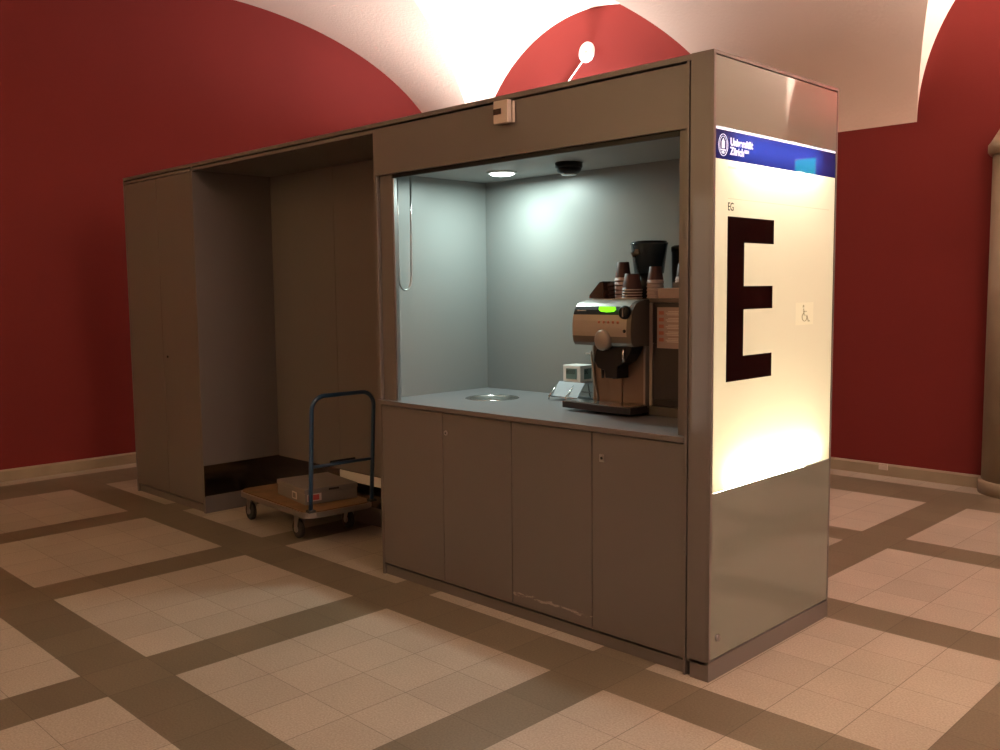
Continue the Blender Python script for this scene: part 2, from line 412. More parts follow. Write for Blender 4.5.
# base cabinet under the counter
bc = thing('base_cabinet', 'low grey four-door cabinet under the coffee counter', 'cabinet', (-1.07, .5, 0))
bm = B()
box(bm, XC, XC+.019, 0.001, D-.022, 0.0, .93); box(bm, XC+.019, XD-.019, .045, D-.022, .075, .93)
obj('carcass', bm, M['grey'], bc, bevel=.001)
bm = B(); box(bm, XC+.02, -.119, .012, .03, .0, .050); obj('plinth', bm, M['grey'], bc)
xs = [XC+.021, -1.541, -1.063, -.584, -.117]
locks = {1: (-1.514, .826, 'r'), 3: (-.529, .82, 's')}
for i in range(4):
    bm = B(); box(bm, xs[i]+.0025, xs[i+1]-.0025, 0.0, .019, .064, .924)
    o = obj('door', bm, M['scuffed'] if i == 2 else M['grey'], bc, bevel=.0015)
    if i in locks:
        lx, lz, k = locks[i]
        bm = B()
        if k == 'r': lathe(bm, [(0, -.002), (.013, -.002), (.013, .003), (.009, .004), (0, .003)], 24, (lx, 0, lz), 'Y'); lathe(bm, [(0, .003), (.004, .003), (.004, .006), (0, .006)], 10, (lx, 0, lz), 'Y', mi=1)
        else: box(bm, lx-.013, lx+.013, -.003, .001, lz-.016, lz+.016); lathe(bm, [(0, .002), (.006, .002), (.006, .006), (0, .006)], 12, (lx, 0, lz), 'Y', mi=1)
        obj('lock', bm, [M['edge'], M['black']], o)

# worktop with its round steel waste opening
HX, HY, HR = -1.63, .44, .13
bm = B()
ring = []; n = 48
x0, x1, y0, y1, z0, z1 = XC+.002, XD-.0185, -.012, .80, .931, .953
def wt(z):
    o_ = [bm.verts.new(p) for p in ((x0, y0, z), (x1, y0, z), (x1, y1, z), (x0, y1, z))]
    r_ = [bm.verts.new((HX+HR*math.cos(2*PI*k/n), HY+HR*math.sin(2*PI*k/n), z)) for k in range(n)]
    return o_, r_
(ob_, rb_), (ot_, rt_) = wt(z0), wt(z1)
for o_, r_ in ((ob_, rb_), (ot_, rt_)):
    ed = [bm.edges.new((o_[i], o_[(i+1) % 4])) for i in range(4)] + [bm.edges.new((r_[i], r_[(i+1) % n])) for i in range(n)]
    bmesh.ops.triangle_fill(bm, use_beauty=True, use_dissolve=False, edges=ed)
for i in range(4): bm.faces.new((ob_[i], ob_[(i+1) % 4], ot_[(i+1) % 4], ot_[i])).material_index = 1
for i in range(n): bm.faces.new((rb_[i], rt_[i], rt_[(i+1) % n], rb_[(i+1) % n]))
w = tag(obj('worktop', bm, [M['worktop'], M['grey']]), 'grey speckled worktop of the coffee counter with a round opening', 'worktop')
bm = B(); lathe(bm, [(HR-.012, z1-.02), (HR-.012, z1-.002), (HR-.006, z1+.003), (HR+.010, z1+.003), (HR+.016, z1+.0005), (HR-.001, z1+.0005), (HR-.001, z1-.02), (HR-.012, z1-.02)], 48, (HX, HY, 0)); r = obj('steel_ring', bm, M['steel'], w)
r['label'] = 'round steel waste ring'
bm = B(); lathe(bm, [(HR-.0125, z1-.003), (HR-.03, z1-.014), (HR-.05, z1-.017), (HR-.052, z1-.019), (HR-.03, z1-.017), (HR-.0125, z1-.006), (HR-.0125, z1-.003)], 48, (HX, HY, 0)); obj('steel_bowl', bm, M['steel'], w)
bm = B(); lathe(bm, [(0, z1-.0215), (HR-.013, z1-.0215), (HR-.013, z1-.0195), (0, z1-.0195)], 48, (HX, HY, 0)); obj('waste_flap', bm, M['darkhole'], w)

# coffee bay above the counter
YI = .80; ZC = 2.15
cb = thing('coffee_bay', 'grey lit bay above the worktop with open serving front', 'booth', (-1.07, .5, .93))
bm = B(); box(bm, XC+.02, XD-.0185, YI, YI+.018, .9535, H-.025); obj('back_wall', bm, M['greyin'], cb)
bm = B(); box(bm, XC, XC+.019, .02, YI, .9535, H-.025); obj('side_wall', bm, M['greyin'], cb)
bm = B(); box(bm, XD-.038, XD-.019, .02, YI, .9535, H-.025); obj('side_wall', bm, M['greyin'], cb)
# ceiling with a hole-free panel; the lamp is surface mounted
bm = B(); box(bm, XC+.0195, XD-.0385, .024, YI-.0005, ZC, ZC+.018); obj('bay_ceiling', bm, M['bayceil'], cb)
bm = B(); box(bm, XC, XD-.0185, 0, .018, 2.13, H-.032); obj('fascia', bm, M['grey'], cb, bevel=.001)
bm = B(); box(bm, XC+.0, -2.028, 0.0, .019, .9535, 2.1295); box(bm, XC+.021, -1.925, .02, .05, .9535, ZC-.001); box(bm, -1.925, -1.914, .022, .045, .9535, ZC-.001, 1)
obj('jamb', bm, [M['grey'], M['edge']], cb, bevel=.001)
bm = B(); box(bm, -.128, XD-.0185, 0.0, .019, .9535, 2.1295); box(bm, -.165, XD-.039, .02, .05, .9535, ZC-.001); obj('jamb', bm, M['grey'], cb, bevel=.001)
bm = B(); box(bm, -1.92, -.167, .0195, .034, ZC-.040, ZC-.0005); obj('shutter_rail', bm, M['black'], cb)
# gable board between counter and sign pillar
bm = B(); box(bm, XD-.018, XD-.007, -.006, D-.02, 0, H-.024); tag(obj('gable_board', bm, M['grey'], bevel=.001), 'thin grey upright board between coffee counter and sign pillar', 'panel')

# small round lamp in the bay ceiling
LX, LY = -1.60, .50
dl = thing('downlight', 'round glowing white lamp in the coffee bay ceiling', 'lamp', (LX, LY, ZC))
bm = B(); lathe(bm, [(0, ZC-.022), (.03, ZC-.021), (.055, ZC-.017), (.066, ZC-.011), (.066, ZC-.006), (0, ZC-.006)], 36, (LX, LY, 0)); obj('diffuser', bm, M['lampw'], dl)
bm = B(); lathe(bm, [(.067, ZC-.011), (.067, ZC-.001), (.08, ZC-.001), (.078, ZC-.009), (.067, ZC-.011)], 36, (LX, LY, 0)); obj('trim_ring', bm, M['white'], dl)
# black dome
CX, CY = -1.135, .50
dc = thing('dome_camera', 'black round dome hanging from the coffee bay ceiling', 'camera', (CX, CY, ZC))
bm = B(); lathe(bm, [(0, ZC-.026), (.066, ZC-.026), (.068, ZC-.020), (.068, ZC-.0005), (0, ZC-.0005)], 36, (CX, CY, 0)); obj('housing', bm, M['black'], dc)
bm = B(); lathe(bm, [(0, ZC-.056), (.032, ZC-.056), (.050, ZC-.050), (.060, ZC-.038), (.063, ZC-.0265), (0, ZC-.0265)], 36, (CX, CY, 0)); obj('dome', bm, M['black'], dc)
bm = B(); lathe(bm, [(0, ZC-.060), (.036, ZC-.060), (.038, ZC-.0565), (.0, ZC-.0565)], 36, (CX, CY, 0)); obj('rim_plate', bm, M['edge'], dc)

# pull chain of the roller shutter
pts = [(-1.945, .069, 2.135), (-1.945, .070, 1.9), (-1.945, .070, 1.66)]
for k in range(1, 10):
    a = PI + PI*k/10; pts.append((-1.945, .1125 + .0435*math.cos(a), 1.60 + .055*math.sin(a)*1.2))
pts += [(-1.945, .157, 1.66), (-1.945, .160, 1.9), (-1.945, .163, 2.135)]
bm = B(); tube(bm, pts, .0055, 8); tag(obj('pull_chain', bm, M['edge']), 'looped grey pull chain hanging at the left side of the serving opening', 'chain')

# cream box on the fascia
bx = thing('sensor_box', 'small cream box with dark window on the upper fascia', 'sensor', (-1.09, -.02, 2.3))
bm = B(); box(bm, -1.116, -1.016, -.0165, -.0005, 2.270, 2.364); obj('back_plate', bm, M['cream'], bx, bevel=.003)
bm = B(); box(bm, -1.112, -1.022, -.044, -.019, 2.268, 2.368); obj('cover', bm, M['cream'], bx, bevel=.004)
bm = B(); box(bm, -1.109, -1.062, -.046, -.0442, 2.308, 2.333); obj('window', bm, M['window'], bx)

# ---------------------------------------------------------------- sign pillar
sp = thing('sign_pillar', 'grey end pillar with illuminated sign facing right', 'sign', (-.05, .5, 0))
bm = B()
box(bm, -.1, -.012, -.006, .012, .062, H); box(bm, -.1, -.012, D-.012, D, .0, H)       # front and rear posts
box(bm, -.1, -.012, .012, D-.012, H-.012, H); box(bm, -.1, -.09, .012, D-.012, .062, H-.012)
obj('body', bm, M['grey'], sp, bevel=.001)
bm = B()   # slim frame around the glass
box(bm, -.012, 0, -.006, .010, .078, H); box(bm, -.012, 0, D-.010, D, .078, H); box(bm, -.012, 0, .010, D-.010, H-.014, H)
obj('frame', bm, M['grey'], sp, bevel=.0008)
bm = B(); box(bm, -.085, 0, -.006, D, 0, .0765); box(bm, -.1, -.0985, .004, D, 0, .06); obj('skirt', bm, M['grey'], sp, bevel=.001)
bm = B(); box(bm, -.010, -.002, .0105, D-.0105, 2.1275, H-.018); o = obj('upper_glass', bm, M['frost'], sp); o['label'] = 'grey green glass above the sign'
bm = B(); box(bm, -.010, -.002, .0105, D-.0105, .084, .7425); o = obj('lower_glass', bm, M['frost'], sp); o['label'] = 'grey green glass below the sign'
bm = B(); lathe(bm, [(0, -.003), (.014, -.003), (.014, .003), (.010, .005), (0, .004)], 24, (0, .058, .163), 'X'); obj('lock', bm, M['edge'], sp)
# light box interior
bm = B()
box(bm, -.0895, -.088, .013, D-.013, .745, 2.125); box(bm, -.088, -.011, .013, .0145, .745, 2.125); box(bm, -.088, -.011, D-.0145, D-.013, .745, 2.125)
box(bm, -.088, -.011, .0145, D-.0145, .7435, .745); box(bm, -.088, -.011, .0145, D-.0145, 2.1255, 2.127)
obj('light_box', bm, M['inside'], sp)
def face(name, z0, z1, m, x=-.004, y0=.0105, y1=D-.0105):
    bm = B(); vs = [bm.verts.new(p) for p in ((x, y0, z0), (x, y1, z0), (x, y1, z1), (x, y0, z1))]; bm.faces.new(vs)
    return obj(name, bm, m, sp)
# each sheet has its real thickness in the glass edge; the translucent face itself is a film
face('sign_face', .745, 2.0095, M['opal']); face('blue_band', 2.0095, 2.1175, M['bluesign']); face('white_edge', 2.1175, 2.126, M['whitelit'])
# the big letter
XE = -.0035
bm = B()
def slab(y0, y1, z0, z1): box(bm, XE, XE+.0012, y0, y1, z0, z1)
poly = [(.103, 1.166), (.452, 1.166), (.452, 1.262), (.226, 1.262), (.226, 1.444), (.452, 1.444), (.452, 1.535), (.226, 1.535), (.226, 1.703), (.456, 1.703), (.456, 1.800), (.103, 1.800)]
prism(bm, poly, XE, XE+.0012, 'X'); obj('letter', bm, M['print'], sp)
bm = B(); bm.faces.new([bm.verts.new(p) for p in ((XE, .103, 1.8655), (XE, .945, 1.8655), (XE, .945, 1.868), (XE, .103, 1.868))]); obj('rule_line', bm, M['faint'], sp)
text_mesh('EG', .044, M['print'], 'small_lettering', sp, (XE, .103, 1.822), xs=.8)
text_mesh('Universität', .040, M['whitelit'], 'lettering', sp, (XE+.0002, .1165, 2.066), bold=.0012, xs=.93)
text_mesh('Zürich', .040, M['whitelit'], 'lettering', sp, (XE+.0002, .1165, 2.032), bold=.0012, xs=.93)
text_mesh('UZH', .016, M['whitelit'], 'lettering', sp, (XE+.0002, .219, 2.046), bold=.0008)
for a, b in ((.103, .165), (.180, .235), (.245, .285)):
    bm = B(); bm.faces.new([bm.verts.new(p) for p in ((XE, a, 1.979), (XE, b, 1.979), (XE, b, 1.987), (XE, a, 1.987))]); obj('faint_print', bm, M['faint'], sp)
# oval seal
bm = B()
cyy, czz = .066, 2.062
def oval(ry, rz, r): tube(bm, [(XE+.0006, cyy+ry*math.cos(2*PI*k/28), czz+rz*math.sin(2*PI*k/28)) for k in range(28)], r, 6, True)
oval(.032, .040, .0012); oval(.024, .032, .0009)
box(bm, XE, XE+.001, cyy-.010, cyy+.010, czz-.012, czz+.010); prism(bm, [(cyy-.011, czz+.010), (cyy+.011, czz+.010), (cyy, czz+.026)], XE, XE+.001, 'X')
box(bm, XE, XE+.001, cyy-.016, cyy+.016, czz-.020, czz-.016); box(bm, XE, XE+.001, cyy-.006, cyy+.006, czz-.030, czz-.022)
obj('seal', bm, M['whitelit'], sp)
# faint pictogram tile
bm = B(); bm.faces.new([bm.verts.new(p) for p in ((XE, .655, 1.366), (XE, .815, 1.366), (XE, .815, 1.462), (XE, .655, 1.462))])
pt = obj('pictogram', bm, M['opalmark'], sp)
bm = B()
tube(bm, [(XE+.0012, .732+.022*math.cos(PI*.62+2*PI*.72*k/20), 1.400+.018*math.sin(PI*.62+2*PI*.72*k/20)) for k in range(21)], .0022, 6)
tube(bm, [(XE+.0012, .722, 1.436), (XE+.0012, .727, 1.408), (XE+.0012, .752, 1.406), (XE+.0012, .766, 1.380), (XE+.0012, .776, 1.382)], .0030, 6)
tube(bm, [(XE+.0012, .724, 1.424), (XE+.0012, .748, 1.423)], .0022, 6)
lathe(bm, [(0, 0), (.006, 0), (.006, .001), (0, .001)], 12, (XE+.0008, .721, 1.446), 'X')
obj('wheelchair_figure', bm, M['faint'], pt)

# ---------------------------------------------------------------- coffee machine
cmx0, cmx1 = -.94, -.60
cm = thing('coffee_machine', 'champagne coloured coffee machine with green display on the worktop', 'coffee machine', (-.77, .5, .953))
ZW = .9535
bm = B()
box(bm, cmx0+.012, cmx1-.004, .44, .775, .985, 1.27)
box(bm, cmx0+.0, cmx1, .40, .775, .965, .985)
obj('body', bm, M['bronze'], cm, bevel=.003)
for (fx, fy) in ((-.91, .45), (-.63, .45), (-.91, .74), (-.63, .74)):
    bm = B(); lathe(bm, [(0, ZW), (.02, ZW), (.017, ZW+.0115), (0, ZW+.0115)], 16, (fx, fy, 0)); obj('foot', bm, M['rubber'], cm)
# lower front: curved left panel, centre door, right panel
bm = B()
poly = [(cmx0+.014, .4395), (cmx0+.010, .43), (cmx0+.03, .415), (cmx0+.07, .412), (-.815, .412), (-.815, .4395)]
prism(bm, poly, 1.0, 1.268, 'Z'); obj('front_panel', bm, M['machinelow'], cm)
bm = B(); box(bm, -.813, -.737, .408, .4395, 1.0, 1.14); obj('front_panel', bm, M['machinelow'], cm, bevel=.002)
bm = B(); box(bm, -.735, -.616, .412, .4395, 1.0, 1.268); obj('front_panel', bm, M['machinelow'], cm, bevel=.002)
bm = B(); box(bm, -.613, -.602, .405, .4395, .986, 1.268); obj('side_strip', bm, M['machine'], cm, bevel=.001)
bm = B(); tube(bm, [(-.924, .4085, 1.235), (-.912, .4085, 1.17), (-.900, .4085, 1.09), (-.878, .4085, 1.004)], .005, 8); obj('piping', bm, M['machine'], cm)
# head with curved front
prof = [(.775, 1.2705), (.315, 1.2705), (.301, 1.285), (.2955, 1.314), (.2935, 1.333), (.2935, 1.355), (.296, 1.385), (.302, 1.412), (.311, 1.434), (.322, 1.450), (.338, 1.463), (.36, 1.471), (.40, 1.4765), (.775, 1.4785)]
fm = [0, 2, 2, 0, 0, 0, 0, 1, 3, 4, 4, 4, 4, 0]
fm = [2, 2, 2, 0, 0, 0, 0, 3, 3, 4, 4, 4, 4, 2]
bm = B(); prism(bm, prof, cmx0, cmx1, 'X', mi=2, fm=fm); obj('head', bm, [M['machine'], M['machine'], M['bronze'], M['black'], M['silver']], cm)
bm = B()
prism(bm, [(p[0]-.004*(p[0] < .5), p[1]+.002*(p[1] > 1.4)) for p in prof], cmx1-.022, cmx1+.002, 'X'); obj('side_cheek', bm, M['bronze'], cm)
bm = B(); box(bm, cmx0+.03, cmx1-.04, .40, .70, 1.479, 1.484); obj('cup_warmer', bm, M['steel'], cm, bevel=.002)
tilt = Matrix.Rotation(math.radians(-24), 3, 'X')
bm = B(); prism(bm, [(-.785, 1.437), (-.773, 1.4275), (-.738, 1.424), (-.703, 1.4265), (-.691, 1.436), (-.695, 1.4485), (-.780, 1.450)], .2955, .305, 'Y'); obj('display', bm, M['lcd'], cm)
bm = B(); lathe(bm, [(0, -.012), (.029, -.012), (.031, 0), (.029, .010), (.022, .014), (0, .014)], 28, (-.634, .294, 1.424), 'Y'); dd = obj('dial', bm, M['black'], cm)
bm = B(); box(bm, -.637, -.631, .276, .2798, 1.404, 1.444); obj('dial_marker', bm, M['edge'], dd)
for bxp in (-.782, -.755, -.728, -.701, -.674):
    bm = B(); lathe(bm, [(0, -.004), (.0065, -.004), (.0065, .003), (0, .004)], 12, (bxp, .2955, 1.379), 'Y'); obj('button', bm, M['marksred'], cm)
bm = B(); lathe(bm, [(0, -.004), (.008, -.004), (.008, .002), (0, .002)], 14, (-.636, .2935, 1.340), 'Y'); obj('keyhole', bm, M['black'], cm)
bm = B(); box(bm, -.915, -.905, .3015, .304, 1.428, 1.434); box(bm, -.900, -.865, .3015, .304, 1.429, 1.433); obj('badge', bm, M['label'], cm)
bm = B(); lathe(bm, [(0, -.03), (.039, -.03), (.042, 0), (.040, .012), (.034, .018), (0, .020)], 32, (-.757, .292, 1.297), 'Y')
for v in bm.verts: v.co.z = 1.295 + (v.co.z-1.295)*1.15
obj('brew_knob', bm, M['machine'], cm)
# spout block
bm = B(); prism(bm, [(-.838, 1.20), (-.815, 1.165), (-.775, 1.155), (-.77, 1.120), (-.70, 1.120), (-.70, 1.175), (-.655, 1.20), (-.63, 1.235), (-.615, 1.2695), (-.80, 1.2695), (-.825, 1.245)], .325, .411, 'Y'); obj('spout_block', bm, M['black'], cm, bevel=.004)
for sx in (-.812, -.745):
    bm = B(); lathe(bm, [(0, 1.115), (.007, 1.115), (.009, 1.165), (0, 1.165)], 12, (sx, .36, 0)); obj('nozzle', bm, M['black'], cm)
bm = B(); tube(bm, [(-.66, .32, 1.262), (-.66, .315, 1.235), (-.652, .312, 1.20)], .006, 8); obj('steam_wand', bm, M['steel'], cm)
bm = B(); box(bm, -.972, -.932, .425, .437, 1.215, 1.223); obj('side_lever', bm, M['white'], cm, bevel=.002)
# drip tray
bm = B(); poly = [(-1.012, .300), (-.60, .270), (-.588, .275), (-.585, .399), (-1.0, .399)]
prism(bm, poly, .967, .999, 'Z'); dt = obj('drip_tray', bm, M['unit'], cm, bevel=.003)
bm = B(); prism(bm, [(-1.0, .308), (-.604, .280), (-.600, .394), (-.992, .394)], .9995, 1.0015, 'Z'); obj('grille', bm, M['steel'], dt)

# tinted lid on the machine
bm = B(); prism(bm, [(-.935, 1.4845), (-.845, 1.4845), (-.850, 1.566), (-.872, 1.562), (-.895, 1.540), (-.935, 1.500)], .41, .50, 'Y')
tag(obj('tinted_tray', bm, M['tint'], bevel=.003), 'brown tinted sloping tray on the top left of the coffee machine', 'tray')

# second unit beside it
un = thing('side_unit', 'dark upright drinks unit right of the coffee machine behind the jamb', 'vending unit', (-.4, .6, .953))
ux0, ux1, uy = -.592, -.215, .42
bm = B(); box(bm, ux0, ux1, uy+.012, .775, .998, 1.465); obj('body', bm, M['unit'], un, bevel=.002)
bm = B(); box(bm, ux0-.001, ux1+.001, uy, .775, 1.466, 1.484); obj('top_board', bm, M['bronze'], un, bevel=.002)
bm = B(); box(bm, ux0, ux0+.016, uy, uy+.0115, .998, 1.465); obj('frame_strip', bm, M['machine'], un, bevel=.001)
bm = B(); box(bm, ux0+.019, ux1-.002, uy+.002, uy+.0115, 1.285, 1.462); obj('upper_door', bm, M['unit'], un)
bm = B(); box(bm, ux0+.019, ux1-.002, uy+.002, uy+.0115, 1.03, 1.28); obj('lower_door', bm, M['unit'], un, bevel=.002)
bm = B(); box(bm, ux0, ux1, uy-.004, .775, .954, .9965); obj('base', bm, M['bronze'], un, bevel=.002)
sh = None
bm = B(); box(bm, -.548, -.395, uy-.0012, uy+.0005, 1.262, 1.445)
sh = tag(obj('price_sheet', bm, M['sheet']), 'pinkish price sheet with rows of print on the dark unit', 'sheet')
for k in range(5):
    z = 1.432 - k*.030
    bm = B(); box(bm, -.538, -.512, uy-.0018, uy-.0013, z-.020, z-.004); obj('printed_cup', bm, M['marksred'], sh)
    bm = B()
    for j, (a, b) in enumerate(((-.495, -.425), (-.502, -.435), (-.490, -.415))): box(bm, a, b, uy-.0018, uy-.0013, z-.022+j*.007, z-.018+j*.007)
    obj('printed_line', bm, M['marks'], sh)

# bean hopper / bucket
hp = thing('bean_hopper', 'dark blue tapered bucket on top of the coffee machine', 'hopper', (-.745, .63, 1.484))
bm = B(); lathe(bm, [(0, 1.4845), (.058, 1.4845), (.058, 1.60), (0, 1.60)], 28, (-.745, .63, 0)); obj('base', bm, M['black'], hp)
bm = B(); lathe(bm, [(0, 1.6005), (.070, 1.6005), (.087, 1.735), (.090, 1.738), (.090, 1.745), (0, 1.745)], 40, (-.745, .63, 0)); bk = obj('bucket', bm, M['hopper'], hp)
bm = B(); lathe(bm, [(0, 1.7455), (.085, 1.7455), (.080, 1.753), (0, 1.756)], 40, (-.745, .63, 0)); obj('lid', bm, M['black'], hp)
bm = B(); prism(bm, [(-.79, 1.70), (-.775, 1.675), (-.765, 1.715), (-.745, 1.715), (-.74, 1.69), (-.76, 1.682)], .542, .556, 'Y'); obj('sticker', bm, M['bronze'], bk)
# neighbour canister
ch = thing('canister', 'black canister standing right of the dark blue bucket', 'canister', (-.60, .70, 1.484))
bm = B(); lathe(bm, [(0, 1.4845), (.066, 1.4845), (.070, 1.70), (0, 1.70)], 36, (-.592, .715, 0)); obj('body', bm, M['black'], ch)
bm = B(); lathe(bm, [(0, 1.7005), (.072, 1.7005), (.072, 1.722), (.06, 1.73), (0, 1.732)], 36, (-.592, .715, 0)); obj('lid', bm, M['black'], ch)

# cups: inverted, nested in stacks
def cup_mesh(r, h, pale):
    bm = B(); t = .0018
    prof = [(r, 0), (r+.0025, .002), (r+.0015, .005), (r, .005), (r-.002, .016), (r*.72, h), (r*.70, h+.001), (0, h+.001), (0, h-.003), (r*.70-t, h-.003), (r-.002-t, .016), (r-t, .001), (r, 0)]
    mis = [1, 1, 1, 1 if pale else 0] + [0]*8
    lathe(bm, prof, 28, mis=mis)
    bmesh.ops.recalc_face_normals(bm, faces=bm.faces[:])
    me = bpy.data.meshes.new('cup'); bm.to_mesh(me); bm.free(); me.materials.append(M['brown']); me.materials.append(M['cuprim']); return me
meA = cup_mesh(.040, .088, True); meB = cup_mesh(.046, .075, False); meC = cup_mesh(.038, .075, True)
def stack(x, y, z, n, dz, me, where, grp):
    for k in range(n):
        o = bpy.data.objects.new('paper_cup', me); C.objects.link(o); o.location = (x, y, z + k*dz)
        pos = 'topmost' if k == n-1 else ('lowest' if k == 0 else {1: 'second', 2: 'third', 3: 'fourth', 4: 'fifth'}[k])
        tag(o, '%s upturned brown cup of the %s' % (pos, where), 'cup', grp)
stack(-.828, .535, 1.4845, 5, .0205, meA, 'tall stack left of the bucket', 'cups of the tall stack left of the bucket')
stack(-.715, .455, 1.4845, 4, .0125, meB, 'short wide stack before the bucket', 'cups of the short wide stack')
stack(-.602, .48, 1.4845, 5, .0170, meC, 'stack between the two machines', 'cups of the stack between the machines')
bm = B(); box(bm, -.555, -.42, .43, .50, 1.4845, 1.53); t_ = tag(obj('cardboard_tray', bm, M['sheet'], bevel=.003), 'low beige box lying on the drinks unit', 'box')
bm = B(); box(bm, -.545, -.42, .53, .60, 1.4845, 1.555); tag(obj('napkin_box', bm, M['card'], bevel=.002), 'greyish box standing behind the low beige box', 'box')
stack(-.505, .565, 1.5555, 2, .010, meC, 'pair standing on the greyish box', 'cups on the greyish box')

# two-window display cube in its stand
st = thing('display_stand', 'pale tilted acrylic holder with wire legs beside the coffee machine', 'stand', (-1.3, .6, .953))
bm = B()
prism(bm, [(.575, .975), (.580, .972), (.640, 1.040), (.76, 1.040), (.76, 1.047), (.636, 1.047)], -1.325, -1.15, 'X'); obj('tray', bm, M['pale'], st)
for x in (-1.327, -1.215):
    bm = B(); tube(bm, [(x, .76, .957), (x, .74, 1.036), (x, .63, 1.034), (x, .56, .975), (x, .555, .957)], .0035, 8); obj('wire_leg', bm, M['steel'], st)
for wy, wz in ((.562, .975), (.75, .985)):
    bm = B(); tube(bm, [(-1.335, wy, wz), (-1.14, wy, wz)], .003, 8); obj('cross_wire', bm, M['steel'], st)
cu = thing('display_cube', 'white cube with grey digital display windows on the acrylic holder', 'display', (-1.24, .68, 1.048))
cx0, cx1, cy0, cy1, cz0, cz1 = -1.300, -1.180, .638, .745, 1.0475, 1.135
bm = B(); box(bm, cx0, cx1, cy0, cy1, cz0, cz1); obj('case', bm, M['white'], cu, bevel=.004)
bm = B(); box(bm, cx0+.022, cx1-.025, cy0-.0015, cy0, cz0+.015, cz1-.017); f1 = obj('display', bm, M['lcdgrey'], cu)
bm = B(); box(bm, cx1, cx1+.0015, cy0+.028, cy1-.02, cz0+.015, cz1-.017); f2 = obj('display', bm, M['lcdgrey'], cu)
text_mesh('8000', .034, M['black'], 'digits', f1, (cx0+.023, cy0-.0018, cz0+.042), face='Y', xs=.9, ext=.0002)
text_mesh('80', .034, M['black'], 'digits', f2, (cx1+.0018, cy0+.03, cz0+.042), face='X', xs=.9, ext=.0002)

# ---------------------------------------------------------------- platform trolley
ang = -3.8*PI/180
Tc = Vector((-3.238, .285, 0))
tr = thing('platform_trolley', 'flat wooden platform trolley with blue tube handle parked in the alcove', 'trolley', Tc)
tr.rotation_euler = (0, 0, ang)
def tobj(name, bm, m, parent=tr, bevel=0):
    o = obj(name, bm, m, None, bevel); o.parent = parent; return o
LXh, LYh = .475, .25
def rrect(hx, hy, r, n=6):
    P_ = []
    for cx, cy_, a0 in ((hx-r, hy-r, 0), (-hx+r, hy-r, PI/2), (-hx+r, -hy+r, PI), (hx-r, -hy+r, 1.5*PI)):
        for k in range(n+1):
            a = a0 + PI/2*k/n; P_.append((cx+r*math.cos(a), cy_+r*math.sin(a)))
    return P_
bm = B(); prism(bm, rrect(LXh-.012, LYh-.012, .08), .176, .207, 'Z'); tobj('deck', bm, M['wood'])
bm = B()
o_, i_ = rrect(LXh, LYh, .09), rrect(LXh-.0125, LYh-.0125, .08)
for z0, z1 in ((.168, .200),):
    A_ = [[bm.verts.new((p[0], p[1], z)) for p in ps] for ps in (o_, i_) for z in (z0, z1)]
    n_ = len(o_)
    for k in range(n_):
        k2 = (k+1) % n_
        bm.faces.new((A_[0][k], A_[0][k2], A_[1][k2], A_[1][k])); bm.faces.new((A_[2][k], A_[2][k2], A_[3][k2], A_[3][k]))
        bm.faces.new((A_[1][k], A_[1][k2], A_[3][k2], A_[3][k])); bm.faces.new((A_[0][k], A_[0][k2], A_[2][k2], A_[2][k]))
tobj('edge_trim', bm, M['edge'])
# handle
hx = LXh-.012; pts = []
hw = .218; zt = .912; rr = .085
pts = [(hx, -hw, .208), (hx+.02, -hw, .5), (hx+.045, -hw, zt-rr)]
for k in range(1, 9): a = PI/2*k/8; pts.append((hx+.045+.005*k/8, -hw+rr-rr*math.cos(a), zt-rr+rr*math.sin(a)))
for k in range(0, 9): a = PI/2*k/8; pts.append((hx+.05-.005*k/8, hw-rr+rr*math.sin(a), zt-rr+rr*math.cos(a)))
pts += [(hx+.02, hw, .5), (hx, hw, .208)]
bm = B(); tube(bm, pts, .0135, 12); hd = tobj('handle', bm, M['blue'])
bm = B(); tube(bm, [(hx+.019, -hw+.01, .485), (hx+.019, hw-.01, .485)], .010, 10); tobj('crossbar', bm, M['blue'], hd)
bm = B(); box(bm, hx+.005, hx+.008, -.08, .10, .475, .505); tobj('grip_plate', bm, M['rubber'], hd)
for s in (-1, 1):
    bm = B(); box(bm, hx-.02, hx+.022, s*hw-.022, s*hw+.022, .208, .222); tobj('socket', bm, M['rubber'])
for sx in (-1, 1):
    for sy_ in (-1, 1):
        cx, cy_ = (-.385 if sx < 0 else .262), sy_*.18
        bm = B(); box(bm, cx-.045, cx+.045, cy_-.035, cy_+.035, .158, .168)
        for q_ in (-1, 1):
            bm2 = None
            prism(bm, [(cx-.03, .158), (cx+.03, .158), (cx-.012, .045), (cx-.034, .045)], cy_+q_*.024-.0015, cy_+q_*.024+.0015, 'Y')
        cs = tobj('castor', bm, M['edge'])
        bm = B(); lathe(bm, [(0, -.016), (.045, -.016), (.058, -.012), (.060, 0), (.058, .012), (.045, .016), (0, .016)], 28, (cx-.022, cy_, .0605), 'Y'); tobj('wheel', bm, M['rubber'], cs)
        bm = B(); lathe(bm, [(0, -.0215), (.022, -.0215), (.022, .0215), (0, .0215)], 20, (cx-.022, cy_, .0605), 'Y'); tobj('hub', bm, M['edge'], cs)

